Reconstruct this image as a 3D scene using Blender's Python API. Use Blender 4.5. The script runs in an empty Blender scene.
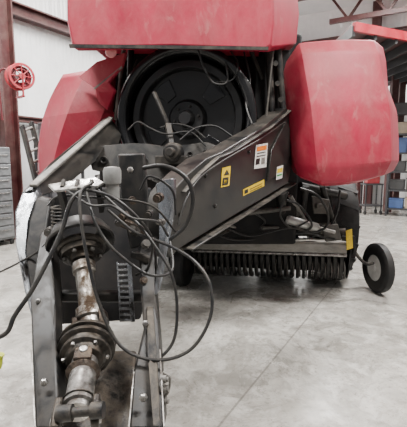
import bpy, bmesh, math, random
from mathutils import Vector, Matrix
random.seed(4)
F=400.0;CX=203.5;CY=213.5;H=1.5;PT=math.radians(7.5)
cp,sp=math.cos(PT),math.sin(PT)
# surveyed points: bearing measurements + depth (m) -> world metres
def W(u,v,d):
    y=(CY-v)/F; s=d/(cp+y*sp)
    return Vector(((u-CX)/F*s,d,H+(-sp+y*cp)*s))
def WP(u,v,A,D,off=0):
    n=Vector((D[1],-D[0])).normalized(); ax=A[0]+n.x*off; ay=A[1]+n.y*off
    y=(CY-v)/F; rx=(u-CX)/F; ry=cp+y*sp
    s=(ax*D[1]-ay*D[0])/(rx*D[1]-ry*D[0])
    return Vector((rx*s,ry*s,H+(-sp+y*cp)*s))
V=Vector
# ---------------- materials
def M(name,col,rough=.5,metal=0,dust=(.36,.31,.25),damt=0,scale=6,bump=0,col2=None,spec=.5,emit=0,coat=0,stretch=(1,1,1),dlo=.42,dhi=.66,dscale=.45,scuff=None):
    m=bpy.data.materials.new(name); m.use_nodes=True; nt=m.node_tree; N=nt.nodes; L=nt.links
    b=N['Principled BSDF']; b.inputs['Roughness'].default_value=rough; b.inputs['Metallic'].default_value=metal
    b.inputs['Specular IOR Level'].default_value=spec; b.inputs['Coat Weight'].default_value=coat; b.inputs['Coat Roughness'].default_value=.15
    tc=N.new('ShaderNodeTexCoord'); n=N.new('ShaderNodeTexNoise'); n.inputs['Scale'].default_value=scale
    n.inputs['Detail'].default_value=7; n.inputs['Roughness'].default_value=.65
    mp=N.new('ShaderNodeMapping'); mp.inputs['Scale'].default_value=stretch; L.new(tc.outputs['Object'],mp.inputs[0])
    L.new(mp.outputs[0],n.inputs['Vector'])
    mx=N.new('ShaderNodeMix'); mx.data_type='RGBA'
    c2=col2 or tuple(c*.65 for c in col)
    mx.inputs[6].default_value=(*col,1); mx.inputs[7].default_value=(*c2,1)
    r=N.new('ShaderNodeMapRange'); r.inputs[1].default_value=.35; r.inputs[2].default_value=.65
    L.new(n.outputs['Fac'],r.inputs[0]); L.new(r.outputs[0],mx.inputs[0])
    out=mx.outputs[2]
    if damt>0:
        n2=N.new('ShaderNodeTexNoise'); n2.inputs['Scale'].default_value=scale*dscale; n2.inputs['Detail'].default_value=10; n2.inputs['Roughness'].default_value=.78; n2.inputs['Distortion'].default_value=.4
        L.new(mp.outputs[0],n2.inputs['Vector'])
        r2=N.new('ShaderNodeMapRange'); r2.inputs[1].default_value=dlo; r2.inputs[2].default_value=dhi
        L.new(n2.outputs['Fac'],r2.inputs[0])
        g=N.new('ShaderNodeNewGeometry'); sx=N.new('ShaderNodeSeparateXYZ'); L.new(g.outputs['Normal'],sx.inputs[0])
        r3=N.new('ShaderNodeMapRange'); r3.inputs[1].default_value=-.5; r3.inputs[2].default_value=.8; r3.inputs[3].default_value=.3; r3.inputs[4].default_value=1.8
        L.new(sx.outputs['Z'],r3.inputs[0])
        mu=N.new('ShaderNodeMath'); mu.operation='MULTIPLY'; L.new(r2.outputs[0],mu.inputs[0]); L.new(r3.outputs[0],mu.inputs[1])
        mu2=N.new('ShaderNodeMath'); mu2.operation='MULTIPLY'; mu2.use_clamp=True; mu2.inputs[1].default_value=damt; L.new(mu.outputs[0],mu2.inputs[0])
        m2=N.new('ShaderNodeMix'); m2.data_type='RGBA'; m2.inputs[7].default_value=(*dust,1)
        L.new(mu2.outputs[0],m2.inputs[0]); L.new(out,m2.inputs[6]); out=m2.outputs[2]
        ra=N.new('ShaderNodeMapRange'); ra.inputs[3].default_value=rough; ra.inputs[4].default_value=.9
        L.new(mu2.outputs[0],ra.inputs[0]); L.new(ra.outputs[0],b.inputs['Roughness'])
    if scuff:
        n3=N.new('ShaderNodeTexNoise'); n3.inputs['Scale'].default_value=scuff[1]; n3.inputs['Detail'].default_value=6; n3.inputs['Roughness'].default_value=.6; n3.inputs['Distortion'].default_value=.6
        m3p=N.new('ShaderNodeMapping'); m3p.inputs['Scale'].default_value=(1,1,.5); m3p.inputs['Rotation'].default_value=(.3,.5,0); L.new(tc.outputs['Object'],m3p.inputs[0]); L.new(m3p.outputs[0],n3.inputs['Vector'])
        r4=N.new('ShaderNodeMapRange'); r4.inputs[1].default_value=.58; r4.inputs[2].default_value=.75; r4.inputs[4].default_value=scuff[2]; L.new(n3.outputs['Fac'],r4.inputs[0])
        m4=N.new('ShaderNodeMix'); m4.data_type='RGBA'; m4.inputs[7].default_value=(*scuff[0],1); L.new(r4.outputs[0],m4.inputs[0]); L.new(out,m4.inputs[6]); out=m4.outputs[2]
    L.new(out,b.inputs['Base Color'])
    if bump:
        bp=N.new('ShaderNodeBump'); bp.inputs['Strength'].default_value=bump; bp.inputs['Distance'].default_value=.02
        L.new(n.outputs['Fac'],bp.inputs['Height']); L.new(bp.outputs[0],b.inputs['Normal'])
    if emit:
        b.inputs['Emission Color'].default_value=(*col,1); b.inputs['Emission Strength'].default_value=emit
    return m
RED=M('red_paint',(.33,.005,.035),.42,dust=(.40,.17,.155),damt=.45,scale=5,col2=(.25,.002,.024),spec=.35,stretch=(1,1,.6),dlo=.30,dhi=.80,dscale=.9,scuff=((.48,.33,.28),9,.22))
RED2=M('red_paint_plain',(.36,.004,.02),.45,damt=.2)
BLK=M('black_paint',(.006,.0065,.007),.36,damt=.30,scale=16,dust=(.085,.072,.058),col2=(.011,.011,.012),spec=.28)
BLKG=M('gloss_black_paint',(.005,.005,.006),.2,damt=.06,scale=6,dust=(.1,.09,.08),spec=.45)
BLKD=M('flywheel_black_paint',(.010,.010,.011),.3,damt=.2,scale=5,dust=(.06,.053,.046),spec=.4)
BLK2=M('black_dusty',(.010,.010,.011),.5,damt=.4,scale=11,dust=(.16,.135,.105),spec=.28)
ARM=M('arm_black_paint',(.006,.0065,.007),.34,damt=.30,scale=6,dust=(.10,.085,.068),spec=.3,col2=(.012,.012,.012))
EDG=M('dusty_black_edge',(.02,.02,.02),.4,damt=.5,scale=10,dust=(.15,.13,.105),spec=.4)
BODY=M('chassis_black',(.007,.007,.008),.65,damt=.3,scale=5,dust=(.05,.042,.035),spec=.2)
RUB=M('rubber',(.010,.010,.011),.55,damt=.2,scale=10,dust=(.10,.09,.08),bump=.1,spec=.3)
HOSE=M('hose_rubber',(.008,.008,.009),.4,damt=.15,scale=14,dust=(.16,.14,.11),spec=.35)
STL=M('worn_steel',(.58,.57,.55),.25,.95,damt=.5,scale=18,dust=(.07,.055,.045),col2=(.12,.11,.10))
STR=M('dirty_shaft_steel',(.48,.46,.43),.28,.9,damt=.9,scale=16,dust=(.10,.07,.048),col2=(.09,.075,.06),bump=.2,dlo=.44,dhi=.60)
GAL=M('bare_steel',(.40,.42,.45),.22,.95,damt=.7,scale=7,dust=(.03,.028,.026),col2=(.17,.175,.185),dlo=.46,dhi=.6,stretch=(1,1,.4))
RST=M('greasy_rust',(.060,.043,.033),.36,.6,damt=.5,scale=24,dust=(.17,.125,.088),col2=(.012,.010,.009),bump=.6)
DRK=M('dark_worn_steel',(.045,.041,.037),.33,.75,damt=.5,scale=16,dust=(.12,.095,.07),col2=(.010,.010,.010),bump=.3)
GRY=M('grey_dusty_plate',(.20,.19,.175),.6,.2,damt=.6,scale=10,dust=(.36,.33,.29),col2=(.06,.058,.055))
DGR=M('dark_grey_dusty',(.075,.07,.065),.55,.2,damt=.6,scale=10,dust=(.17,.15,.125),col2=(.025,.024,.022))
GUARD=M('worn_guard_bar',(.32,.31,.29),.5,.3,damt=.6,scale=7,dust=(.45,.41,.36),col2=(.12,.115,.105),stretch=(.4,1,1))
HUB=M('hub_grey',(.62,.62,.6),.4,.1,damt=.1)
YEL=M('yellow_decal',(.75,.50,.0),.5,col2=(.5,.34,.02),scale=40); WHT=M('white_decal',(.75,.74,.70),.5,col2=(.5,.48,.44),scale=40); ORG=M('orange_decal',(.75,.18,.01),.5)
INK=M('black_ink',(.01,.01,.01),.5)
GRN=M('green_decal',(.05,.3,.08),.4)
# ---------------- mesh helpers
class B:
    def __init__(s): s.v=[];s.f=[];s.m=[];s.mats=[]
    def add(s,g,mat):
        if mat not in s.mats: s.mats.append(mat)
        i=s.mats.index(mat); o=len(s.v)
        s.v+= [V(p) for p in g[0]]; s.f+=[tuple(a+o for a in f) for f in g[1]]; s.m+=[i]*len(g[1]); return s
    def make(s,name,parent=None,bev=0,label=None,cat=None,kind=None,group=None,angle=35,base=False,origin=None):
        lo=V((min(p.x for p in s.v),min(p.y for p in s.v),min(p.z for p in s.v))); hi=V((max(p.x for p in s.v),max(p.y for p in s.v),max(p.z for p in s.v)))
        c=(lo+hi)/2
        if base: c.z=lo.z
        if origin: c=V(origin)
        me=bpy.data.meshes.new(name); me.from_pydata([p-c for p in s.v],[],s.f)
        for m in s.mats: me.materials.append(m)
        for p,i in zip(me.polygons,s.m): p.material_index=i
        bm=bmesh.new(); bm.from_mesh(me); bmesh.ops.recalc_face_normals(bm,faces=bm.faces); bm.to_mesh(me); bm.free()
        me.shade_smooth(); me.set_sharp_from_angle(angle=math.radians(angle))
        o=bpy.data.objects.new(name,me); bpy.context.collection.objects.link(o); place(o,c,parent)
        if bev:
            b=o.modifiers.new('bevel','BEVEL'); b.width=bev; b.segments=2; b.limit_method='ANGLE'; b.angle_limit=math.radians(40)
        if label:o['label']=label
        if cat:o['category']=cat
        if kind:o['kind']=kind
        if group:o['group']=group
        return o
WL={}
def place(o,c,parent):
    WL[o.name]=V(c)
    if parent: o.parent=parent; o.location=V(c)-WL[parent.name]
    else: o.location=c
def empty(name,c,parent=None,label=None,cat=None,group=None):
    o=bpy.data.objects.new(name,None); o.empty_display_size=.2; bpy.context.collection.objects.link(o); place(o,c,parent)
    if label:o['label']=label
    if cat:o['category']=cat
    if group:o['group']=group
    return o
def dup(o,delta,parent=None):
    n=o.copy(); bpy.context.collection.objects.link(n)
    c=WL[o.name]+V(delta); place(n,c,parent); return n
def one(g,mat,name,parent,bev=0,label=None): return B().add(g,mat).make(name,parent,bev,label)
def prism(pts,vec):
    n=len(pts); vec=V(vec); v=[V(p) for p in pts]+[V(p)+vec for p in pts]
    return v,[tuple(range(n)),tuple(range(2*n-1,n-1,-1))]+[(i,(i+1)%n,(i+1)%n+n,i+n) for i in range(n)]
def loft(rings):
    n=len(rings[0]); v=[];f=[]
    for r in rings: v+=[V(p) for p in r]
    f.append(tuple(range(n)))
    for k in range(len(rings)-1):
        for i in range(n):
            j=(i+1)%n; f.append((k*n+i,k*n+j,(k+1)*n+j,(k+1)*n+i))
    k=(len(rings)-1)*n; f.append(tuple(k+i for i in range(n-1,-1,-1)))
    return v,f
def frame(ax):
    ax=V(ax).normalized(); t=V((0,0,1)) if abs(ax.z)<.9 else V((1,0,0))
    a=ax.cross(t).normalized(); return ax,a,a.cross(ax).normalized()*-1
def lathe(p0,ax,prof,seg=28,loop=False):
    ax,a,b=frame(ax); p0=V(p0); v=[];f=[]
    for t,r in prof:
        for i in range(seg):
            th=2*math.pi*i/seg; v.append(p0+ax*t+(a*math.cos(th)+b*math.sin(th))*max(r,1e-4))
    n=len(prof)
    for k in range(n if loop else n-1):
        k2=(k+1)%n
        for i in range(seg):
            j=(i+1)%seg; f.append((k*seg+i,k*seg+j,k2*seg+j,k2*seg+i))
    if not loop:
        f.append(tuple(range(seg))); f.append(tuple((n-1)*seg+i for i in range(seg)))
    return v,f
def cyl(p0,p1,r0,r1=None,seg=20):
    p0=V(p0);p1=V(p1);d=p1-p0; return lathe(p0,d,[(0,r0),(d.length,r0 if r1 is None else r1)],seg)
def box(c,s,rz=0):
    c=V(c); R=Matrix.Rotation(rz,3,'Z'); pts=[]
    for z in(-1,1):
        for x,y in((-1,-1),(1,-1),(1,1),(-1,1)): pts.append(c+R@V((x*s[0]/2,y*s[1]/2,z*s[2]/2)))
    return pts,[(0,1,2,3),(7,6,5,4),(0,1,5,4),(1,2,6,5),(2,3,7,6),(3,0,4,7)]
def beam(p0,p1,w,h,up=(0,0,1)):
    p0=V(p0);p1=V(p1);d=(p1-p0).normalized(); s=d.cross(V(up)).normalized(); u=s.cross(d)
    v=[p+s*w/2*a+u*h/2*b for p in(p0,p1) for a,b in((-1,-1),(1,-1),(1,1),(-1,1))]
    return v,[(0,1,2,3),(7,6,5,4),(0,1,5,4),(1,2,6,5),(2,3,7,6),(3,0,4,7)]
def spline(pts,n=8):
    P=[V(p) for p in pts]; P=[P[0]*2-P[1]]+P+[P[-1]*2-P[-2]]; o=[]
    for i in range(1,len(P)-2):
        a,b,c,d=P[i-1:i+3]
        for k in range(n):
            t=k/n; o.append(.5*((2*b)+(c-a)*t+(2*a-5*b+4*c-d)*t*t+(3*b-a-3*c+d)*t**3))
    o.append(P[-2]); return o
def tube(pts,r,seg=10,n=8,smooth=True):
    P=spline(pts,n) if smooth and len(pts)>2 else [V(p) for p in pts]
    v=[];f=[]; t=(P[1]-P[0]).normalized(); _,a,_b=frame(t)
    for i,p in enumerate(P):
        t=(P[min(i+1,len(P)-1)]-P[max(i-1,0)]).normalized(); a=(a-t*a.dot(t)).normalized(); b=t.cross(a)
        for k in range(seg):
            th=2*math.pi*k/seg; v.append(p+(a*math.cos(th)+b*math.sin(th))*r)
    for i in range(len(P)-1):
        for k in range(seg):
            j=(k+1)%seg; f.append((i*seg+k,i*seg+j,(i+1)*seg+j,(i+1)*seg+k))
    f.append(tuple(range(seg))); f.append(tuple((len(P)-1)*seg+i for i in range(seg))); return v,f
def grid(rows):
    n=len(rows[0]); v=[V(p) for r in rows for p in r]
    return v,[(i*n+j,i*n+j+1,(i+1)*n+j+1,(i+1)*n+j) for i in range(len(rows)-1) for j in range(n-1)]
def sheet(rows,mat,name,parent,thick=.02,label=None,lev=3,crease=(),rc=(),angle=80):
    o=B().add(grid(rows),mat).make(name,parent,label=label,angle=angle)
    me=o.data; n=len(rows[0]); at=me.attributes.new('crease_edge','FLOAT','EDGE')
    for e in me.edges:
        a,b=e.vertices
        if a%n==b%n and a%n in crease: at.data[e.index].value=crease[a%n]
        if a//n==b//n and a//n in rc: at.data[e.index].value=rc[a//n]
    s=o.modifiers.new('smooth','SUBSURF'); s.levels=lev; s.render_levels=lev
    t=o.modifiers.new('thick','SOLIDIFY'); t.thickness=thick; t.offset=0
    return o
def bolt(p,ax,r=.012,h=.01): return lathe(p,ax,[(0,r),(h*.7,r),(h,r*.7)],6)
# ---------------- room shell (yawed 30 deg)
YAW=math.radians(30); DL=V((.5,.866,0)); DB=V((.866,-.5,0)); Z=V((0,0,1))
corner=V((1.28,16.56,0))
def wallmat():
    m=M('white_ribbed_liner',(.86,.87,.87),.5,scale=1.5,col2=(.74,.75,.75)); nt=m.node_tree;N=nt.nodes;L=nt.links
    g=N.new('ShaderNodeNewGeometry'); mp=N.new('ShaderNodeMapping'); mp.inputs['Rotation'].default_value=(0,0,YAW); L.new(g.outputs['Position'],mp.inputs[0])
    sx=N.new('ShaderNodeSeparateXYZ'); L.new(mp.outputs[0],sx.inputs[0]); ad=N.new('ShaderNodeMath'); L.new(sx.outputs[0],ad.inputs[0]); L.new(sx.outputs[1],ad.inputs[1])
    mu=N.new('ShaderNodeMath'); mu.operation='MULTIPLY'; mu.inputs[1].default_value=4.4; L.new(ad.outputs[0],mu.inputs[0])
    fr=N.new('ShaderNodeMath'); fr.operation='FRACT'; L.new(mu.outputs[0],fr.inputs[0])
    pp=N.new('ShaderNodeMath'); pp.operation='PINGPONG'; pp.inputs[1].default_value=.2; L.new(fr.outputs[0],pp.inputs[0])
    bp=N.new('ShaderNodeBump'); bp.inputs['Distance'].default_value=.08; bp.inputs['Strength'].default_value=.5
    L.new(pp.outputs[0],bp.inputs['Height']); L.new(bp.outputs[0],N['Principled BSDF'].inputs['Normal']); return m
WALL=wallmat()
def floormat():
    m=M('stained_concrete',(.47,.45,.41),.4,scale=.9,col2=(.36,.342,.31)); nt=m.node_tree;N=nt.nodes;L=nt.links;b=N['Principled BSDF']
    base=b.inputs['Base Color'].links[0].from_socket
    g=N.new('ShaderNodeNewGeometry')
    def noise(s,lo,hi,det=8,dist=.6):
        n=N.new('ShaderNodeTexNoise'); n.inputs['Scale'].default_value=s; n.inputs['Detail'].default_value=det; n.inputs['Roughness'].default_value=.72; n.inputs['Distortion'].default_value=dist
        L.new(g.outputs['Position'],n.inputs['Vector']); r=N.new('ShaderNodeMapRange'); r.inputs[1].default_value=lo; r.inputs[2].default_value=hi; L.new(n.outputs['Fac'],r.inputs[0]); return r.outputs[0]
    def mix(fac,a,col,amt):
        mu=N.new('ShaderNodeMath'); mu.operation='MULTIPLY'; mu.inputs[1].default_value=amt; L.new(fac,mu.inputs[0])
        x=N.new('ShaderNodeMix'); x.data_type='RGBA'; x.inputs[7].default_value=(*col,1); L.new(mu.outputs[0],x.inputs[0]); L.new(a,x.inputs[6]); return x.outputs[2]
    c=mix(noise(1.6,.44,.56,9,1.2),base,(.18,.167,.145),.62)
    c=mix(noise(5,.5,.6),c,(.60,.58,.54),.55)
    c=mix(noise(11,.50,.60),c,(.15,.137,.118),.5)
    c=mix(noise(34,.56,.64),c,(.08,.07,.058),.6)
    c=mix(noise(.55,.48,.56,4),c,(.25,.235,.21),.45)
    sx=N.new('ShaderNodeSeparateXYZ'); L.new(g.outputs['Position'],sx.inputs[0])
    def joint(ax,ay,off,per):
        a=N.new('ShaderNodeMath');a.operation='MULTIPLY';a.inputs[1].default_value=ax/per;L.new(sx.outputs[0],a.inputs[0])
        d=N.new('ShaderNodeMath');d.operation='MULTIPLY_ADD';d.inputs[1].default_value=ay/per;L.new(sx.outputs[1],d.inputs[0]);L.new(a.outputs[0],d.inputs[2])
        e=N.new('ShaderNodeMath');e.inputs[1].default_value=off/per+100.5;L.new(d.outputs[0],e.inputs[0])
        f=N.new('ShaderNodeMath');f.operation='FRACT';L.new(e.outputs[0],f.inputs[0])
        h=N.new('ShaderNodeMath');h.operation='COMPARE';h.inputs[1].default_value=.5;h.inputs[2].default_value=.007/per;L.new(f.outputs[0],h.inputs[0]);return h.outputs[0]
    c=mix(joint(.866,-.5,.977,4.2),c,(.12,.108,.095),.65)
    c=mix(joint(.5,.866,-.3,4.2),c,(.12,.108,.095),.5)
    L.new(c,b.inputs['Base Color'])
    r=N.new('ShaderNodeMapRange'); r.inputs[3].default_value=.15; r.inputs[4].default_value=.42; L.new(noise(1.7,.3,.7),r.inputs[0]); L.new(r.outputs[0],b.inputs['Roughness'])
    return m
FL=floormat()
def P2(t,s,z=0): # room coords from corner: t toward viewer along left wall, s along back wall
    return corner-DL*t+DB*s+V((0,0,z))
B().add(prism([P2(-.3,-.3),P2(22,-.3),P2(22,22),P2(-.3,22)],(0,0,-.1)),FL).make('floor',kind='structure')
B().add(prism([P2(0,0),P2(19,0),P2(19,-.2),P2(0,-.2)],(0,0,6.7)),WALL).make('wall_left',kind='structure')
B().add(prism([P2(0,-.2),P2(-.2,-.2),P2(-.2,19),P2(0,19)],(0,0,6.7)),WALL).make('wall_back',kind='structure')
CEI=M('white_ceiling_liner',(.80,.81,.82),.6,scale=1,col2=(.7,.71,.72))
B().add(prism([P2(-.2,-.2),P2(19,-.2),P2(19,19),P2(-.2,19)],(0,0,.1)),CEI).make('ceiling',kind='structure').location.z+=6.7
STEELRED=M('oxide_red_steel',(.065,.011,.012),.5,damt=.15,scale=5)
def ibeam(p0,p1,w,h,t=.03,up=(0,0,1)):
    b=B(); p0=V(p0);p1=V(p1);d=(p1-p0).normalized();s=d.cross(V(up)).normalized();u=s.cross(d)
    b.add(beam(p0,p1,t,h,up),STEELRED)
    for k in(-1,1): b.add(beam(p0+u*k*(h/2-t/2),p1+u*k*(h/2-t/2),w,t,up),STEELRED)
    return b
def column(t,s,hgt=6.6): 
    p=P2(t,s); return ibeam(p,p+V((0,0,hgt)),.26,.3,up=DL).make('steel_column',label='oxide-red steel column standing by the white wall',cat='column',group='steel frame columns',base=True)
column(10.25,.25); column(4.5,.2); column(.25,5.2);column(.25,9.4)
for t in(3.2,6.6): ibeam(P2(t,.4,6.3),P2(t,18.5,6.3),.25,.55).make('roof_beam',label='oxide-red steel roof beam under the white ceiling',cat='beam',group='steel roof beams')
for z in (5.55,4.7): ibeam(P2(.2,.2,z),P2(.2,18,z),.2,.34 if z>5 else .2).make('roof_beam',label='oxide-red steel girt along the white back wall',cat='beam',group='steel roof beams')
ibeam(P2(.3,.15,4.3),P2(14,.15,4.3),.22,.24).make('wall_girt',label='oxide-red steel girt along the white ribbed wall',cat='beam')
ibeam(P2(.3,.15,2.3),P2(14,.15,2.3),.14,.12).make('wall_girt',label='thin oxide-red steel girt lower on the white wall',cat='beam')
TR=empty('roof_truss',P2(1.6,10.6,5.8),label='oxide-red steel lattice truss under the ceiling',cat='truss')
for i in range(12):
    s=4+i*1.1; one(beam(P2(1.6,s,6.55),P2(1.6,s+.55,5.8),.07,.07),STEELRED,'web_bar',TR); one(beam(P2(1.6,s+.55,5.8),P2(1.6,s+1.1,6.55),.07,.07),STEELRED,'web_bar',TR)
for z in(6.55,5.8): one(beam(P2(1.6,4,z),P2(1.6,17.2,z),.12,.14),STEELRED,'chord',TR)
# ---------------- BALER
BR=empty('hay_baler',(.0,4.2,0),label='large dusty red and black square hay baler with drawbar forward',cat='baler')
AX=V((.2,1,0)).normalized(); f=-AX
def bx(x0,x1,y0,y1,z0,z1): return box(((x0+x1)/2,(y0+y1)/2,(z0+z1)/2),(x1-x0,y1-y0,z1-z0))
B().add(bx(-.95,.98,4.15,8.6,.62,2.75),BODY).add(bx(-1.25,1.45,4.8,8.3,.85,2.6),BODY).add(bx(-.6,.7,4.9,8.4,.3,.7),BODY).make('chassis',BR,bev=.03,label='black steel bale chamber body')
one(cyl(V((-1.6,5.75,.66)),V((1.7,5.35,.66)),.07),BODY,'axle',BR)
# hood
r0=[W(u,v,3.2) for u,v in((67,-90),(68,20),(73,43),(78,47),(172,45),(266,48),(271,44),(273,25),(273,-90))]
r00=[p+V((0,.03,0)) for p in [W(u,v,3.2) for u,v in((65,-90),(66,20),(71,46),(77,50),(172,48),(268,51),(273,46),(276,25),(276,-90))]]
r1=[W(u,v,3.75) for u,v in((84,-90),(84,20),(86,42),(90,44),(172,44),(286,48),(296,44),(299,14),(290,-90))]
r2=[p+V((0,2.2,.1)) for p in r1]
B().add(loft([r0,r00,r1,r2]),RED).make('hood',BR,bev=.01,label='dusty red front hood',angle=15)
one(beam(W(70,46.5,3.2)+V((0,-.012,0)),W(268,49,3.2)+V((0,-.012,0)),.02,.025),BLK2,'hood_trim',BR)
one(lathe(W(112,53,3.3),(0,-1,0),[(0,.03),(.03,.045),(.04,.04),(.05,0)],20),M('marker_lens',(.8,.3,.3),.15),'marker_lamp',BR)
# side shields
rows=[[(279,76,3.95),(282,70,3.74),(299,44,3.68),(342,40,3.60),(373,41,3.62),(382,48,3.80),(382,56,4.2)],
[(279,80,3.9),(282,75,3.72),(302,54,3.56),(344,51,3.52),(378,53,3.55),(385,61,3.80),(382,70,4.2)],
[(281,94,3.9),(284,92,3.68),(306,78,3.48),(348,75,3.46),(382,77,3.49),(387,88,3.80),(384,92,4.2)],
[(285,112,3.88),(288,110,3.65),(311,106,3.42),(352,104,3.40),(389,106,3.43),(396,112,3.78),(391,114,4.2)],
[(288,138,3.86),(291,136,3.63),(314,136,3.38),(354,134,3.36),(391,134,3.40),(398,137,3.77),(393,138,4.2)],
[(291,164,3.85),(294,162,3.62),(317,166,3.39),(354,165,3.37),(391,161,3.40),(398,161,3.77),(394,161,4.2)],
[(295,172,3.85),(299,175,3.64),(322,183,3.44),(352,182,3.42),(384,174,3.46),(393,170,3.80),(388,169,4.2)],
[(298,173,4.0),(301,177,3.95),(323,185,3.85),(351,184,3.82),(381,175,3.85),(390,170,4.0),(385,168,4.25)]]
sheet([[W(*p) for p in r] for r in rows],RED,'side_shield',BR,label='large moulded red side shield, dusty flat face',crease={1:.95,2:.9,4:.85,5:.75},rc={0:1,1:.8,2:.6,3:.5,5:.5,6:.9},angle=22,lev=3)
rows=[[(62,80,4.1),(64,75,3.88),(88,71,3.78),(108,72,3.76),(118,72,3.9)],
[(50,98,4.1),(52,95,3.87),(77,92,3.70),(106,90,3.72),(118,90,3.9)],
[(43,122,4.1),(44,118,3.86),(68,114,3.62),(104,110,3.70),(118,110,3.9)],
[(38,150,4.1),(39,146,3.86),(58,143,3.62),(92,138,3.70),(112,132,3.9)],
[(39,174,4.1),(41,174,3.86),(52,173,3.68),(76,164,3.72),(98,150,3.9)],
[(43,184,4.2),(45,184,4.0),(56,182,3.9),(76,172,3.9),(98,156,4.0)]]
sheet([[W(*p) for p in r] for r in rows],RED,'side_shield',BR,label='angular dusty red side shroud beside the flywheel',lev=2,crease={1:1,2:1,3:1},rc={0:1,2:.8,4:1},angle=8)
fl=[W(*p) for p in((78,77,3.60),(97,62,3.44),(126,52,3.48),(122,66,3.44),(108,82,3.34),(95,88,3.40))]
one(prism(fl,(.01,.03,-.005)),RED,'shroud_flap',BR,.005,'bent red sheet metal flap lifting at its edge')
one(prism([W(*p) for p in((95,88,3.40),(108,82,3.34),(115,90,3.5),(107,110,3.58),(98,102,3.62))],(.01,.03,0)),RED,'shroud_flap',BR,.005,'folded lower flap of the red shroud')
one(beam(W(94,89,3.38),W(122,67,3.43),.014,.014),GRY,'flap_edge',BR)
one(prism([W(*p) for p in((118,66,3.85),(126,60,3.8),(122,80,3.8),(114,112,3.8),(110,112,3.85))],(.02,.2,0)),BLK,'side_panel',BR,.005)
LDR=empty('access_ladder',W(30,170,4.0),BR,label='dark narrow ladder rail')
for p,q in(((22,126,4.0),(38,190,3.85)),((31,122,4.3),(47,186,4.15))): one(beam(W(*p),W(*q),.03,.06),BLK2,'ladder_rail',LDR,.004)
for i in range(6):
    t=(i+.5)/6; a=W(22,126,4.0).lerp(W(38,190,3.85),t); c=W(31,122,4.3).lerp(W(47,186,4.15),t); one(cyl(a,c,.013,seg=10),GRY,'rung',LDR)
# struts in recess
for u0,v0,u1,v1,d,r,m in((124,48,116,120,3.75,.02,DGR),(131,48,128,130,3.8,.03,BLK),(268,48,272,112,3.55,.03,BLK2),(262,48,258,100,3.7,.025,BLK),(278,48,283,110,3.6,.03,BLK2),(138,60,118,100,3.8,.015,BLK2),(273,50,266,118,3.45,.010,DGR),(250,48,262,80,3.6,.02,BLK2)):
    one(cyl(W(u0,v0,d),W(u1,v1,d),r),m,'support_strut',BR)
for u,v in((275,64),(277,84),(280,100)): one(lathe(W(u,v,3.5),(0,-1,0),[(0,.022),(.03,.022)],12),BLK2,'coupler_cap',BR)
one(prism([W(*p) for p in((256,60,3.6),(266,50,3.6),(290,50,3.75),(292,112,3.72),(262,128,3.6),(254,110,3.6))],(0,.04,0)),BODY,'side_panel',BR,.006)
# flywheel
C=W(187,119,3.5)
B().add(lathe(C,f,[(-.34,.585),(.05,.59),(.085,.60),(.105,.595),(.118,.575),(.118,.55),(.105,.525),(.07,.512),(.0,.508),(-.3,.50),(-.3,.55),(-.34,.56)],80,True),BLKG).make('flywheel_guard',BR,label='round glossy black flywheel guard ring',angle=70)
fw=B().add(lathe(C,f,[(-.2,.49),(.01,.488),(.025,.475),(.025,.425),(.01,.412),(-.035,.405),(-.035,.17),(.0,.155),(.02,.14),(.02,.075),(.05,.06),(.09,.05),(.09,0)],80),BLKD).make('flywheel',BR,label='solid black flywheel disc with glossy thick rim',angle=40)
_,a1,b1=frame(f)
for k in range(6):
    th=k*math.pi/3+.2; dv=a1*math.cos(th)+b1*math.sin(th); one(bolt(C+f*.02+dv*.108,f,.012,.018),BLK2,'bolt',fw)
for th in(.5,2.3,3.9,5.4):
    dv=a1*math.cos(th)+b1*math.sin(th); ts=a1*-math.sin(th)+b1*math.cos(th); c=C+f*-.036+dv*.29
    one(prism([c-dv*.07-ts*.05,c-dv*.07+ts*.05,c+dv*.075+ts*.09,c+dv*.09,c+dv*.075-ts*.09],f*.014),BLKG,'raised_plate',fw,.004)
for p,r in (([(198,50,3.3),(205,70,3.3),(214,83,3.3),(227,82,3.3),(226,62,3.32)],.009),([(160,128,3.2),(175,124,3.2),(192,128,3.2),(205,138,3.2)],.008),([(230,50,3.35),(238,64,3.3),(232,80,3.3),(215,82,3.32)],.006),([(128,130,3.1),(138,122,3.1),(150,128,3.08),(166,134,3.05),(190,132,3.1),(206,146,3.05)],.007),([(180,140,3.0),(196,128,3.05),(215,126,3.1),(232,136,3.1)],.007),([(244,52,3.4),(250,80,3.35),(246,104,3.3),(252,124,3.2)],.008)):
    one(tube([W(*q) for q in p],r),HOSE,'hydraulic_hose',BR)
B().add(beam(W(154,92,3.2),W(168,124,3.15),.045,.02),BLK2).add(beam(W(168,124,3.15),W(172,150,3.05),.045,.04),BLK2).make('brake_lever',BR,bev=.006,label='slanted black brake bar')
# crossmember
b=B().add(prism([W(*p) for p in((88,154,3.1),(98,146,3.1),(132,143,3.1),(150,144,3.1),(168,147,3.1),(206,142,3.1),(222,148,3.1),(205,166,3.05),(180,176,3.0),(150,180,3.0),(115,175,3.0),(92,170,3.05))],(.03,.12,0)),ARM)
for u,v,r in((104,160,.03),(128,156,.022),(145,160,.02),(190,154,.02),(205,152,.018)): b.add(lathe(W(u,v,3.06),(0,-1,0),[(0,r),(.02,r),(.02,r*.6),(.005,r*.5)],16),BLK)
b.make('crossmember',BR,bev=.008,label='black dusty cross plate below the flywheel')
B().add(lathe(W(172,152,2.95),f,[(-.1,.07),(0,.07),(.02,.055),(.02,.03),(.08,.03)],24),BLK2).add(box(W(172,160,3.0),(.24,.08,.06)),BLK2).make('bearing_block',BR,bev=.005)
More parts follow.
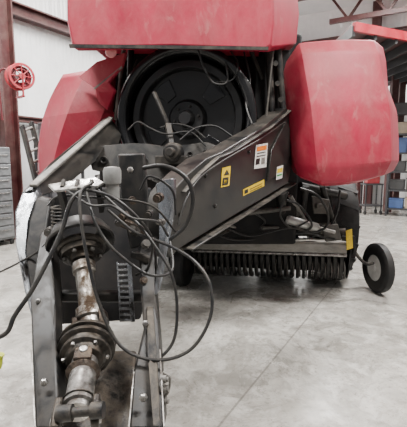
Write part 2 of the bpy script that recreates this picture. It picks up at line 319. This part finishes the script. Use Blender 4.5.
# right drawbar arm
A=(-.193,2.0); D=(.933,1.6); n=V((D[1],-D[0],0)).normalized()
arm=[(286,108),(292,116),(293,160),(288,183),(262,199),(228,219),(200,236),(180,248),(170,258),(164,240),(166,210),(172,192),(188,174),(207,158),(222,152),(240,141),(262,128)]
RA=B().add(prism([WP(u,v,A,D) for u,v in arm],-n*.14),ARM)
top=[(286,108),(262,128),(240,141),(222,152),(207,158),(188,174),(172,192)]
for i in range(len(top)-1): RA.add(beam(WP(*top[i],A,D,-.06),WP(*top[i+1],A,D,-.06),.175,.012),EDG)
bot=[(288,183),(262,199),(228,219),(200,236),(180,248)]
for i in range(len(bot)-1): RA.add(beam(WP(*bot[i],A,D,-.06),WP(*bot[i+1],A,D,-.06),.175,.012),EDG)
RA.make('drawbar_arm',BR,bev=.006,label='black folded box-section drawbar arm carrying safety stickers')
one(prism([WP(u,v,A,D,.018) for u,v in((286,122),(290,128),(290,156),(284,172),(268,181),(272,150))],-n*.018),ARM,'gusset_plate',BR,.004)
def decal(quad,mat,extra=(),label=None,base=.002):
    b=B().add(prism([WP(u,v,A,D,base) for u,v in quad],n*.002),mat)
    for q,m in extra: b.add(prism([WP(u,v,A,D,base+.003) for u,v in q],n*.0015),m)
    return b.make('warning_label',BR,label=label)
decal([(256,145),(267.5,143),(266,167),(254,169)],WHT,[([(257,147),(266.8,145),(266.5,149.5),(256.5,151.5)],ORG),([(257,153),(265.5,151.5),(265.5,152.3),(257,154)],INK),([(256.5,156),(265.5,154.5),(265.5,155.3),(256.5,157)],INK),([(256,159),(260,158),(259.5,164),(255.5,165)],INK),([(261.5,158),(265,157.3),(264.6,163.5),(261,164.3)],GRY)],'white and orange warning sticker',.003)
decal([(222,168),(230.5,166),(229,185.5),(220.8,187.5)],YEL,[([(226.8,169.5),(229.3,174.5),(223.7,175.5)],INK),([(223,178),(228.6,177),(227.8,184.5),(222,185.5)],INK),([(224,180),(227.3,179.3),(226.7,183),(223.5,183.7)],YEL)],'yellow warning sticker with black triangle')
decal([(243,189.5),(264,179.5),(264,186),(243,196)],YEL,[([(244.5,190.5),(248,188.8),(248,192.5),(244.5,194)],INK)]+[([(250,189+k*2.3),(262,183.2+k*2.3),(262,183.8+k*2.3),(250,189.6+k*2.3)],INK) for k in range(2)],'yellow strip sticker with small print')
decal([(277,167),(283,165),(282,178),(276,180)],WHT,[([(277.5,169),(282.6,167.5),(282.2,172),(277,173)],YEL),([(277,175),(282,173.5),(281.8,175),(277,176.5)],GRN)],'small white and yellow sticker',.02)
for u,v in((205,176),(180,215),(215,206),(249,152)): one(bolt(WP(u,v,A,D),n,.013,.014),BLK2,'bolt',BR)
one(tube([WP(u,v,A,D,.03) for u,v in [(285,122),(262,138),(238,152),(215,166),(198,180),(186,200),(178,225)]],.006),HOSE,'hydraulic_hose',BR)
# left drawbar arm
la=[(110,116,3.6),(122,134,3.5),(118,146,3.4),(92,164,3.0),(64,188,2.5),(40,197,2.15),(30,190,2.1),(58,160,2.7)]
B().add(prism([W(*p) for p in la],(-.06,.02,-.02)),ARM).add(beam(W(111,118,3.55),W(33,186,2.1),.045,.02,(0,0,1)),GRY).make('drawbar_arm',BR,bev=.006,label='slim dusty black steel drawbar arm')
# ---- front drawbar structure
B().add(prism([W(*p) for p in((33,181,2.15),(38,196,2.1),(29,222,2.0),(26,250,1.95),(30,290,1.82),(39,328,1.7),(33,328,1.7),(23,290,1.8),(15,245,1.95),(14,212,2.05),(21,194,2.12))],(.01,.05,0)),GAL).make('drawbar_side_plate',BR,bev=.016,label='scuffed silvery curved steel side plate')
B().add(prism([W(*p) for p in((36,196,2.07),(50,200,2.05),(43,240,1.95),(44,290,1.8),(52,330,1.68),(38,330,1.68),(29,292,1.79),(25,250,1.92),(28,222,1.98))],(.01,.06,0)),BLK).make('drawbar_side_plate',BR,bev=.014,label='black inner side plate')
b=B().add(prism([W(*p) for p in((40,232,1.93),(50,225,1.93),(54,300,1.68),(55,345,1.5),(60,430,1.26),(34,430,1.26),(31,350,1.5),(30,300,1.68))],(.0,.1,-.02)),BLK)
b.add(prism([W(*p) for p in((138,240,1.9),(154,236,1.9),(156,300,1.7),(160,350,1.5),(165,430,1.24),(128,430,1.24),(133,372,1.42),(143,330,1.56),(140,290,1.7))],(0,.1,-.02)),BLK)
b.add(prism([W(*p) for p in((52,350,1.75),(136,350,1.75),(132,430,1.42),(58,430,1.42))],(0,.03,-.03)),DRK)
b.add(beam(W(40,296,1.85),W(144,296,1.85),.06,.05),BLK)
b.make('drawbar_frame',BR,bev=.012,label='scuffed black steel drawbar frame')
one(prism([W(*p) for p in((147,306,1.64),(153,306,1.64),(157,350,1.48),(161,424,1.22),(153,424,1.22),(148,350,1.48))],(0,-.012,.0)),BLK2,'frame_rib',BR,.004)
for p,q in(((31,350,1.46),(35,427,1.22)),((134,372,1.38),(129,427,1.22)),((160,350,1.46),(164,427,1.2))): one(beam(W(*p),W(*q),.004,.007),STL,'worn_edge',BR,label='bright worn steel edge')
B().add(prism([W(*p) for p in((155,184,1.95),(163,180,1.95),(173,178,2.0),(173,200,1.98),(168,232,1.92),(160,268,1.82),(156,296,1.7),(152,294,1.7),(159,250,1.85),(158,215,1.9))],(.015,.05,0)),GAL).make('drawbar_side_plate',BR,bev=.01,label='dusty bare steel edge plate')
one(prism([W(*p) for p in((42,205,2.3),(72,188,2.3),(150,188,2.3),(155,240,2.25),(140,320,2.05),(60,325,2.05),(40,260,2.2))],(0,.06,0)),BODY,'gearbox_housing',BR,.01)
b=B().add(beam(W(129,262,1.86),W(133,322,1.74),.02,.012),GAL)
for i in range(11):
    t=i/10; p=W(129,264,1.855).lerp(W(132,320,1.74),t); b.add(beam(p,p+V((-.055,-.005,0)),.012,.01),GAL)
b.add(beam(W(117,262,1.86),W(121,322,1.74),.008,.01),GAL); b.make('toothed_plate',BR,bev=.001,label='bright slotted toothed steel plate')
B().add(prism([W(*p) for p in((117,154,1.92),(144,153,1.92),(147,196,1.92),(148,245,1.88),(130,250,1.88),(121,200,1.92))],(0,.05,0)),BLK).make('drawbar_post',BR,bev=.01,label='upright black post plate')
B().add(lathe(W(113,200,1.78),(0,0,1),[(0,.03),(.07,.03),(.075,.038),(.10,.04),(.13,.04),(.145,.034),(.15,0)],24),M('dull_grey_paint',(.24,.24,.23),.5,.2,damt=.5,scale=20,dust=(.08,.07,.06))).make('jack_cap',BR,label='dull grey cylinder cap')
B().add(prism([W(*p) for p in((48,184,1.75),(96,177,1.78),(104,182,1.74),(98,185,1.7),(54,190,1.7))],(0,0,-.012)),STL).make('hose_holder',BR,bev=.003,label='light steel hose holder bracket')
for p,q in(((60,189,1.74),(66,208,1.8)),((98,184,1.74),(102,210,1.82))): one(beam(W(*p),W(*q),.02,.04),BLK,'holder_leg',BR)
for u in(62,76,90): one(cyl(W(u,187,1.72),W(u+2,183,1.75)+V((0,0,.012)),.009),BLK2,'hose_coupler',BR)
pts=[W(56,206,1.86)+V((math.cos(i*.62)*.02,math.sin(i*.62)*.02,-i*.0016)) for i in range(90)]
one(tube(pts,.006,6,1,False),BLK2,'coil_spring',BR)
for i,(u,v,d,r,L_) in enumerate(((160,197,1.85,.022,.05),(150,213,1.85,.018,.06),(163,222,1.86,.016,.05),(143,281,1.75,.018,.04),(118,222,1.8,.016,.06),(50,232,1.83,.02,.04),(126,215,1.8,.02,.05),(136,232,1.8,.022,.05),(145,245,1.8,.02,.05),(132,200,1.82,.018,.05))):
    p=W(u,v,d); ax=V((random.uniform(-.5,.5),-1,random.uniform(-.2,.6))); one(lathe(p,ax,[(0,r),(L_*.6,r),(L_*.6,r*.75),(L_,r*.75)],14),(RST,BLK2,DGR)[i%3],'hydraulic_coupler',BR)
one(beam(W(122,222,1.86),W(146,232,1.84),.04,.04),RST,'valve_bank',BR,.004); one(beam(W(132,254,1.84),W(150,260,1.8),.03,.03),BLK2,'valve_bank',BR,.004)
# PTO
PT_=empty('drive_shaft',W(85,330,1.6),BR,label='greasy worn universal-jointed drive shaft')
p0=W(80,236,1.90);p1=W(92,333,1.58);p2=W(86,354,1.5);p3=W(77,415,1.22)
ax=(p1-p0).normalized(); ax2=(p3-p2).normalized(); L1=(p1-p0).length
def fork(p,ax,side,mat,w=.05,l=.07,r=.045,t=.018):
    b=B(); ax=V(ax).normalized(); s=V(side); s=(s-ax*s.dot(ax)).normalized(); o=ax.cross(s)
    for k in(-1,1):
        c=p+s*r*k; pts=[c+o*w*.5,c+o*w*.5+ax*l*.7,c+o*w*.3+ax*l,c-o*w*.3+ax*l,c-o*w*.5+ax*l*.7,c-o*w*.5]
        b.add(prism(pts,s*k*t),mat); b.add(lathe(c+ax*l*.65,s*k,[(0,.017),(t+.006,.017),(t+.006,.01)],16),STL)
    b.add(lathe(p-ax*.03,ax,[(0,.035),(.03,r+.014)],20),mat); return b
one(lathe(p0-ax*.03,ax,[(0,.08),(0,.13),(.04,.15),(.06,.158),(.075,.16),(.083,.154),(.075,.142),(.05,.13),(.02,.09)],48,True),BLK,'shaft_guard',PT_,.002,'wide flared black bell collar')
one(lathe(p0+ax*.055,ax,[(0,.05),(0,.105),(.008,.113),(.026,.113),(.034,.105),(.034,.098),(.06,.094),(.066,.06),(.09,.055)],44),DRK,'flange',PT_,.001,'large round dark collar')
_,aa,bb=frame(ax)
for k in range(6): one(bolt(p0+ax*.117+(aa*math.cos(k*1.047)+bb*math.sin(k*1.047))*.078,ax,.011,.014),DGR,'bolt',PT_)
one(lathe(p0+ax*.13,ax,[(0,.035),(.03,.035),(.03,.052),(.07,.052),(.075,.041),(L1-.25,.041),(L1-.24,.056),(L1-.2,.056),(L1-.19,.045),(L1-.13,.05)],28),STR,'shaft_tube',PT_,label='worn dirty silver steel shaft tube')
fork(p1-ax*.08,ax,(1,0,.2),RST,l=.08,w=.06,t=.024).make('yoke',PT_,bev=.004)
B().add(lathe(p2-ax2*.08,ax2,[(0,.05),(0,.10),(.008,.114),(.024,.116),(.030,.098),(.040,.096),(.044,.113),(.060,.113),(.066,.094),(.08,.09),(.086,.1),(.098,.097),(.105,.08),(.125,.07),(.13,.05)],48),DRK).make('slip_clutch',PT_,bev=.002,label='round ribbed slip clutch, greasy dark')
_,aa,bb=frame(ax2)
for k in range(6): one(bolt(p2+ax2*.018+(aa*math.cos(k*1.047)+bb*math.sin(k*1.047))*.083,ax2,.009,.014),STL,'bolt',PT_)
fork(p2+ax2*.1,-ax2,(0,0,1),RST,w=.065,r=.052).make('yoke',PT_,bev=.004)
L2=(p3-p2).length
one(lathe(p2+ax2*.05,ax2,[(0,.05),(.03,.05),(.035,.04),(.06,.04),(.062,.048),(L2-.12,.048),(L2-.11,.053),(L2-.085,.053),(L2-.08,.042),(L2-.06,.042)],30),STL,'shaft_tube',PT_,label='shiny worn steel shaft tube')
fork(p3-ax2*.05,ax2,(1,.2,0),DRK,w=.075,l=.11,r=.048,t=.026).make('yoke',PT_,bev=.006,label='chunky end yoke')
one(lathe(W(57,414,1.18),(1,0,.1),[(0,.026),(.05,.026),(.05,.016),(.11,.016),(.11,.026),(.15,.026)],18),BLK2,'hitch_pin',BR)
for v in(378,388,400): one(lathe(W(161,v,1.36),(1,-.3,0),[(0,.014),(.022,.014),(.022,.009),(.03,.009)],14),GRY,'latch_pin',BR)
one(tube([W(163,372,1.36),W(170,378,1.36),W(168,392,1.36),W(162,398,1.36)],.005),GRY,'latch_hook',BR)
for u,v,d,r in((40,300,1.66,.012),(46,380,1.37,.014),(146,322,1.57,.014),(144,395,1.30,.015),(131,170,1.9,.015)): one(bolt(W(u,v,d)+V((0,-.012,0)),(0,-1,.2),r,.014),STL,'bolt',BR)
# hoses
hs=[([(92,183,1.7),(80,195,1.62),(84,240,1.55),(98,300,1.5),(120,345,1.45),(155,360,1.42),(190,350,1.45),(210,318,1.5),(210,285,1.55),(195,262,1.6),(170,246,1.65),(135,232,1.7),(108,210,1.75)],.0068),
([(90,186,1.7),(72,200,1.66),(60,235,1.6),(35,285,1.5),(15,315,1.45),(5,334,1.42),(-25,345,1.4)],.009),
([(96,188,1.72),(118,208,1.7),(140,226,1.68),(163,258,1.64),(172,276,1.62),(177,304,1.6),(173,342,1.55),(150,366,1.5),(138,372,1.5)],.0065),
([(143,168,1.85),(165,166,1.82),(186,178,1.8),(193,200,1.8),(186,225,1.8),(170,240,1.8)],.010),
([(86,188,1.7),(92,214,1.62),(104,238,1.6),(122,257,1.6),(150,275,1.62),(172,270,1.7),(170,240,1.8)],.0062),
([(66,190,1.71),(90,205,1.62),(112,206,1.62),(132,218,1.62),(158,222,1.7),(168,236,1.8)],.0055),
([(60,222,1.9),(42,248,1.86),(20,262,1.9),(0,272,1.95)],.005),
([(140,190,1.85),(150,176,1.82),(172,190,1.85),(176,215,1.85)],.0055),
([(48,205,1.9),(60,196,1.8),(100,198,1.75),(150,205,1.78),(176,232,1.85)],.005),
([(78,188,1.7),(110,196,1.66),(135,215,1.66),(152,240,1.7),(148,268,1.76),(136,275,1.8)],.0065)]
for p,r in hs: B().add(tube([W(*q) for q in p],r,10,10),HOSE).make('hydraulic_hose',BR,label='black rubber hose looped over the drawbar')
one(lathe(W(-2,368,1.42),(.2,0,1),[(0,.012),(.02,.014),(.045,.012),(.05,.016),(.056,.016),(.058,0)],18),M('yellow_green_plastic',(.5,.55,.03),.5),'hose_cap',BR,label='yellow-green plastic cap')
# ---- pickup
PK=empty('pickup',W(265,262,4.7),BR,label='black pickup reel across the front')
a_=W(172,238,5.0); c_=W(346,242,4.5); dr=(c_-a_).normalized()
bck=dr.cross(Z)*-1
if bck.y<0: bck=-bck
B().add(beam(a_,c_,.22,.03),GUARD).add(beam(a_-Z*.06-bck*.11,c_-Z*.06-bck*.11,.02,.11),GUARD).make('wind_guard',PK,bev=.006,label='light dusty worn metal wind guard bar')
one(cyl(a_-Z*.13-bck*.12,c_-Z*.13-bck*.12,.02),STL,'guard_rod',PK)
one(cyl(a_+Z*.09+bck*.12,c_+Z*.09+bck*.12,.055),DGR,'guard_roller',PK,0,'long dusty guard roller'); one(cyl(a_+Z*.2+bck*.3,c_+Z*.17+bck*.3,.03),BLK2,'cross_tube',PK)
q0=a_-Z*.25+bck*.2; q1=c_-Z*.25+bck*.2
one(cyl(q0,q1,.15,seg=28),BODY,'reel_drum',PK)
N_=30; step=(q1-q0)/N_; first=None
for i in range(N_):
    if i==0:
        c0=q0+step*.15; arc=[]
        for k in range(13):
            th=math.radians(80+k*16); arc.append(c0+Z*math.sin(th)*.25+bck*math.cos(th)*.27)
        for k in range(12,-1,-1):
            th=math.radians(80+k*16); arc.append(c0+Z*math.sin(th)*.20+bck*math.cos(th)*.215)
        v,f_=prism(arc,dr*.036)
        f_=[tuple(x) for x in f_ if len(x)==4]
        for o in(0,26):
            for k in range(12): f_.append((o+k,o+k+1,o+24-k,o+25-k))
        first=B().add((v,f_),EDG).make('stripper_band',PK,label='thick curved black tine guard band')
        c1=q0+step*.8; t0=c1-bck*.15+Z*.03
        ft=B().add(tube([t0,t0-bck*.14-Z*.02,t0-bck*.2-Z*.07,t0-bck*.2-Z*.13,t0-bck*.15-Z*.18],.0085,6,5),DGR).make('pickup_tine',PK,label='curved spring tine')
    else: dup(first,step*i,PK); dup(ft,step*i,PK)
for e,s in((a_,-1),(c_,1)):
    e=e+dr*s*.03; pl=[e+Z*.08,e+Z*.1+bck*.3,e-Z*.2+bck*.42,e-Z*.44+bck*.3,e-Z*.46+bck*.1,e-Z*.3-bck*.06,e-Z*.1-bck*.12]
    one(prism(pl,dr*.02),BLK,'end_plate',PK,.005)
# wheels
def wheel(name,c,ax,r,w,rim,parent,lug=0,label=None,rm=GRY):
    ax=V(ax).normalized(); e=B().add(lathe(c,ax,[(-w/2,rim),(-w/2*1.02,r*.8),(-w*.46,r*.93),(-w*.34,r*.985),(0,r),(w*.34,r*.985),(w*.46,r*.93),(w/2*1.02,r*.8),(w/2,rim),(w*.3,rim*.96),(-w*.3,rim*.96)],48,True),RUB)
    _,aa,bb=frame(ax)
    for k in range(lug):
        th=k*2*math.pi/lug
        for s in(-1,1):
            t=th+(s>0)*math.pi/lug; dv=aa*math.cos(t)+bb*math.sin(t); t2=t+.12; dv2=aa*math.cos(t2)+bb*math.sin(t2)
            e.add(beam(c+dv*(r*.995)+ax*s*w*.02,c+dv2*(r*.95)+ax*s*w*.46,.05,.03,dv),RUB)
    root=e.make(name,parent,origin=c,label=label)
    pr=[(-w*.42,rim),(-w*.36,rim*.98),(-w*.2,rim*.9),(-w*.1,rim*.55),(-w*.12,rim*.3),(-w*.45,rim*.28),(-w*.5,rim*.2),(-w*.5,0)]
    B().add(lathe(c,ax,pr,32),rm).add(lathe(c,-ax,pr,32),rm).make('rim',root)
    return root
wc=W(378,262,4.45); wheel('gauge_wheel',V((wc.x,4.45,.29)),(.99,.12,0),.285,.10,.15,BR,0,'small narrow black gauge wheel with pale round hub',HUB)
B().add(beam(W(353,236,4.35),W(355,254,4.35),.03,.045,(0,1,0)),BLK).add(tube([W(355,252,4.35),W(361,260,4.32),W(367,264,4.35),W(373,263,4.42)],.018),BLK2).add(beam(W(342,238,4.42),W(355,240,4.37),.05,.05),BLK2).make('wheel_arm',BR)
one(prism([W(346,231,4.33),W(352,229,4.33),W(353,248,4.33),W(347,250,4.33)],(0,.01,0)),YEL,'reflector',BR,label='small yellow marker')
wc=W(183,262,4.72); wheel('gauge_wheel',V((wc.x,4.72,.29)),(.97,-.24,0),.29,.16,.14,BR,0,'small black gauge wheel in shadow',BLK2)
wheel('main_wheel',V((1.70,5.3,.68)),(.98,-.15,0),.67,.5,.34,BR,18,'large lugged black tyre')
wheel('main_wheel',V((1.0,5.4,.68)),(.98,-.15,0),.66,.5,.34,BR,18,'large lugged black tyre')
wheel('main_wheel',V((-1.3,5.9,.68)),(.98,-.15,0),.66,.5,.34,BR,18,'large lugged black tyre')
# under shield machinery
one(prism([W(*p) for p in((238,214,4.45),(262,200,4.45),(290,188,4.45),(330,186,4.45),(334,212,4.5),(320,234,4.5),(240,234,4.5))],(0,.08,0)),BODY,'dark_backing',BR,.01,'solid black backing added to darken the gaps behind the lift rods')  # dark backing added behind the lift rods to close light gaps
B().add(lathe(W(286,219,4.15),W(334,232,4.2)-W(286,219,4.15),[(0,.03),(.02,.048),(.34,.048),(.36,.04),(.38,.018),(.56,.018)],22),M('cylinder_grey',(.36,.36,.35),.4,.4,damt=.4,scale=15)).make('lift_cylinder',BR,label='grey hydraulic lift cylinder')
for p,q,r,m in (((262,218,4.3),(300,214,4.4),.03,DGR),((300,186,4.3),(345,196,4.6),.045,BLK2),((322,186,4.3),(336,232,4.45),.03,BLK2),((230,232,4.3),(282,226,4.3),.035,BLK2),((282,192,4.0),(282,232,4.4),.045,BLK2),((205,234,4.6),(300,230,4.5),.05,BODY),((180,250,3.6),(235,228,4.2),.02,BLK2),((290,196,4.1),(312,232,4.4),.022,GRY),((306,186,4.2),(300,230,4.4),.035,BLK2),((240,214,4.0),(290,208,4.1),.025,DGR),((262,228,4.1),(332,224,4.4),.018,DGR),((222,224,4.1),(262,234,4.3),.016,GRY)):
    one(cyl(W(*p),W(*q),r),m,'lift_rod',BR)
for p,r in (([(300,188,4.1),(318,196,4.1),(328,215,4.15),(322,230,4.15),(290,234,4.2),(262,238,4.3)],.013),([(286,200,4.0),(300,206,4.1),(312,225,4.1),(300,235,4.2)],.011),([(250,210,4.0),(265,222,4.1),(250,232,4.2),(230,228,4.2)],.011),([(340,190,4.3),(336,215,4.3),(322,238,4.3)],.012),([(210,232,4.0),(235,240,4.1),(270,238,4.2)],.010),([(222,226,4.0),(250,236,4.1),(290,228,4.1),(318,236,4.2),(336,240,4.3)],.010),([(288,192,3.9),(280,214,3.95),(292,228,4.1),(310,220,4.1)],.009)):
    B().add(tube([W(*q) for q in p],r),HOSE).make('hydraulic_hose',BR)
for pl in([(276,204,4.2),(296,200,4.2),(300,216,4.2),(284,226,4.2),(274,218,4.2)],[(312,196,4.25),(330,200,4.25),(328,214,4.25),(314,214,4.25)],[(322,226,4.25),(338,224,4.25),(342,240,4.3),(326,242,4.3)]):
    one(prism([W(*p) for p in pl],(0,.03,0)),DGR,'linkage_bracket',BR,.008)
for u,v,s in((212,230,.12),(240,224,.1),(262,228,.09),(318,206,.07)): one(box(W(u,v,4.25),(s,s,s*.8),.3),DGR,'valve_block',BR,.01)
# ---------------- surroundings
hc=W(20,77,6.9); HR=empty('hose_reel',hc,label='red hose reel full of hose bracketed to the column',cat='hose reel')
rx=V((.75,-.8,0)).normalized()
for k in(-1,1): B().add(lathe(hc+rx*.08*k,rx*k,[(0,.175),(0,.205),(.01,.215),(.02,.205),(.02,.175)],36,True),RED2).make('reel_flange',HR)
_,aa,bb=frame(rx)
for k in range(8):
    th=k*math.pi/4; one(cyl(hc+rx*.09,hc+rx*.09+(aa*math.cos(th)+bb*math.sin(th))*.2,.008),RED2,'spoke',HR)
one(cyl(hc-rx*.1,hc+rx*.12,.05),RED2,'hub',HR)
RH=M('red_hose',(.14,.012,.018),.5)
for j in range(5):
    for rr_ in(.155,.12): one(lathe(hc-rx*(.06-j*.03),rx,[(-.014,rr_-.004),(-.008,rr_+.012),(.008,rr_+.012),(.014,rr_-.004),(0,rr_-.016)],32,True),RH,'hose_coil',HR)
one(beam(hc+V((0,.05,-.1)),hc+V((-.1,.35,-.1)),.06,.05),STEELRED,'bracket',HR)
for k in(-1,1): one(beam(hc+rx*.13*k+V((0,0,.02)),hc+rx*.13*k+V((-.02,.02,-.32)),.02,.05,rx),RED2,'bracket_arm',HR)
one(beam(hc-rx*.14+V((-.02,.02,-.32)),hc+rx*.14+V((-.02,.02,-.32)),.06,.02),RED2,'bracket_base',HR)
one(tube([hc+V((-.12,0,.05)),hc+V((-.25,-.05,.12)),hc+V((-.33,-.05,-.05)),hc+V((-.34,0,-.7))],.015),RH,'hose',HR)
TCB=empty('tool_cabinet',V((-3.72,7.1,0)),label='tall grey steel tool cabinet on castors beside the wall',cat='tool cabinet')
c=WL['tool_cabinet']; TG=M('cabinet_grey',(.20,.21,.22),.4,.3); DG=M('drawer_grey',(.3,.31,.32),.35,.4)
R=Matrix.Rotation(-YAW,3,'Z')
B().add(box(c+V((0,0,.92)),(.4,.44,1.64),-YAW),TG).make('body',TCB,bev=.015)
for i in range(7):
    one(box(c+R@V((.205,0,.24+i*.22)),(.02,.40,.19),-YAW),DG,'drawer',TCB,.004); one(cyl(c+R@V((.23,-.15,.28+i*.22)),c+R@V((.23,.15,.28+i*.22)),.008,seg=8),STL,'handle',TCB)
for dx in(-.15,.15):
    for dy in(-.16,.16): B().add(lathe(c+R@V((dx,dy,.05)),(1,0,0),[(0,.05),(.04,.05)],16),RUB).make('castor',TCB)
DK=M('dark_shelf_steel',(.03,.03,.033),.5)
cols=[(.04,.08,.2),(.30,.24,.17),(.03,.03,.03),(.25,.04,.02),(.14,.14,.15),(.06,.05,.04)]
BM=[M('bin_plastic_%d'%i,c_x,.5) for i,c_x in enumerate(cols)]
def shelf(sc,rot,w,dp,hgt,levels,nb,grp,lab):
    SH=empty('storage_shelf',sc,label=lab,cat='shelf',group='storage shelves'); Rr=Matrix.Rotation(rot,3,'Z')
    for x in(-dp/2+.02,dp/2-.02):
        for y in(-w/2+.02,w/2-.02): B().add(box(sc+Rr@V((x,y,hgt/2)),(.05,.05,hgt),rot),DK).make('post',SH)
    for z in levels:
        B().add(box(sc+Rr@V((0,0,z)),(dp,w,.04),rot),DK).make('shelf_board',SH)
        for i in range(nb):
            y=(-.5+(i+.5)/nb)*(w-.1); mm=random.choice(BM); hh=random.uniform(.25,.42); p=sc+Rr@V((0,y,z+.022+hh/2)); ww=(w-.1)/nb*.88
            B().add(box(p,(dp*.7,ww,hh),rot),mm).add(box(p+V((0,0,hh/2-.02)),(dp*.75,ww*1.06,.03),rot),mm).make('storage_bin',bev=.01,label='plastic storage bin with lid on the steel shelf',cat='bin',group=grp,base=True)
shelf(V((-2.95,8.3,0)),-YAW,.9,.4,1.9,(.2,.75,1.3,1.85),3,'bins on the shelf','dark steel storage shelf against the white wall')
shelf(V((5.85,10.7,0)),math.radians(60),1.7,.55,2.8,(.2,.7,1.2,1.7,2.2,2.75),4,'bins on the tall rack','tall dark steel storage rack loaded with bins under the mezzanine')
# mezzanine
z=3.9; CN=empty('mezzanine',V((4.9,10.2,0)),label='red-edged mezzanine platform with dark underside on brown posts',cat='mezzanine')
pts=[V((2.75,7.7,z)),V((6.8,9.6,z)),V((6.0,12.9,z)),V((2.9,12.9,z))]
one(prism([p+V((0,0,.06)) for p in pts],(0,0,.06)),STEELRED,'deck',CN)
one(beam(pts[0]+V((0,0,.03)),pts[1]+V((0,0,.03)),.08,.16),RED2,'edge_beam',CN)
for i in range(9):
    t=i/8; one(beam(pts[0].lerp(pts[1],t)-Z*.04,pts[3].lerp(pts[2],t)-Z*.04,.05,.18),DK,'joist',CN)
for p in((5.45,11.8),(4.9,12.6),(6.0,12.5),(6.6,9.6)): one(box((p[0],p[1],z/2),(.18,.18,z),0),STEELRED,'post',CN)
cc=V((4.75,11.3,0)); CT=empty('shop_cart',cc,label='dark steel shop cart standing on the concrete',cat='cart')
one(box(cc+V((0,0,.85)),(.5,.4,.04)),DK,'tray',CT,.01); one(box(cc+V((0,0,.25)),(.5,.4,.04)),DK,'tray',CT,.01); one(box(cc+V((0,0,.97)),(.35,.25,.2)),RED2,'tool_box',CT,.02)
for dx in(-.22,.22):
    for dy in(-.17,.17):
        one(beam(cc+V((dx,dy,.1)),cc+V((dx,dy,.85)),.03,.03,(0,1,0)),DK,'leg',CT)
        one(lathe(cc+V((dx-.02,dy,.06)),(1,0,0),[(0,.06),(.04,.06)],16),RUB,'castor',CT)
# ---------------- lights
EM=M('lamp_diffuser',(1,.98,.95),.5,emit=6,col2=(1,.98,.95)); FW=M('fixture_white',(.7,.7,.7),.5)
for x,y,e_ in((-2.5,1.0,620),(2.5,1.0,780),(-1.8,5.5,860),(4.5,6.5,860),(4.0,11.0,820),(-.2,11.5,900)):
    e=empty('ceiling_light',V((x,y,6.25)),label='white strip light hanging under the ceiling',cat='light',group='ceiling strip lights')
    l=bpy.data.lights.new('lamp','AREA'); l.shape='RECTANGLE'; l.size=2.2; l.size_y=.5; l.energy=e_; l.color=(1,.98,.95)
    o=bpy.data.objects.new('lamp',l); bpy.context.collection.objects.link(o); place(o,V((x,y,6.15)),e)
    one(box((x,y,6.3),(2.3,.3,.08)),FW,'housing',e); one(box((x,y,6.245),(2.2,.24,.03)),EM,'diffuser',e)
    for dx in(-1,1): one(cyl((x+dx,y,6.33),(x+dx,y,6.7),.01,seg=8),STL,'hanger',e)
w=bpy.data.worlds.new('w'); bpy.context.scene.world=w; w.use_nodes=True
w.node_tree.nodes['Background'].inputs[0].default_value=(.98,.985,1,1); w.node_tree.nodes['Background'].inputs[1].default_value=.45
cam=bpy.data.cameras.new('cam'); cam.sensor_fit='HORIZONTAL'; cam.sensor_width=36; cam.lens=36*F/407; cam.clip_start=.05
co=bpy.data.objects.new('cam',cam); co.location=(0,0,H); co.rotation_euler=(math.pi/2-PT,0,0); bpy.context.collection.objects.link(co); bpy.context.scene.camera=co
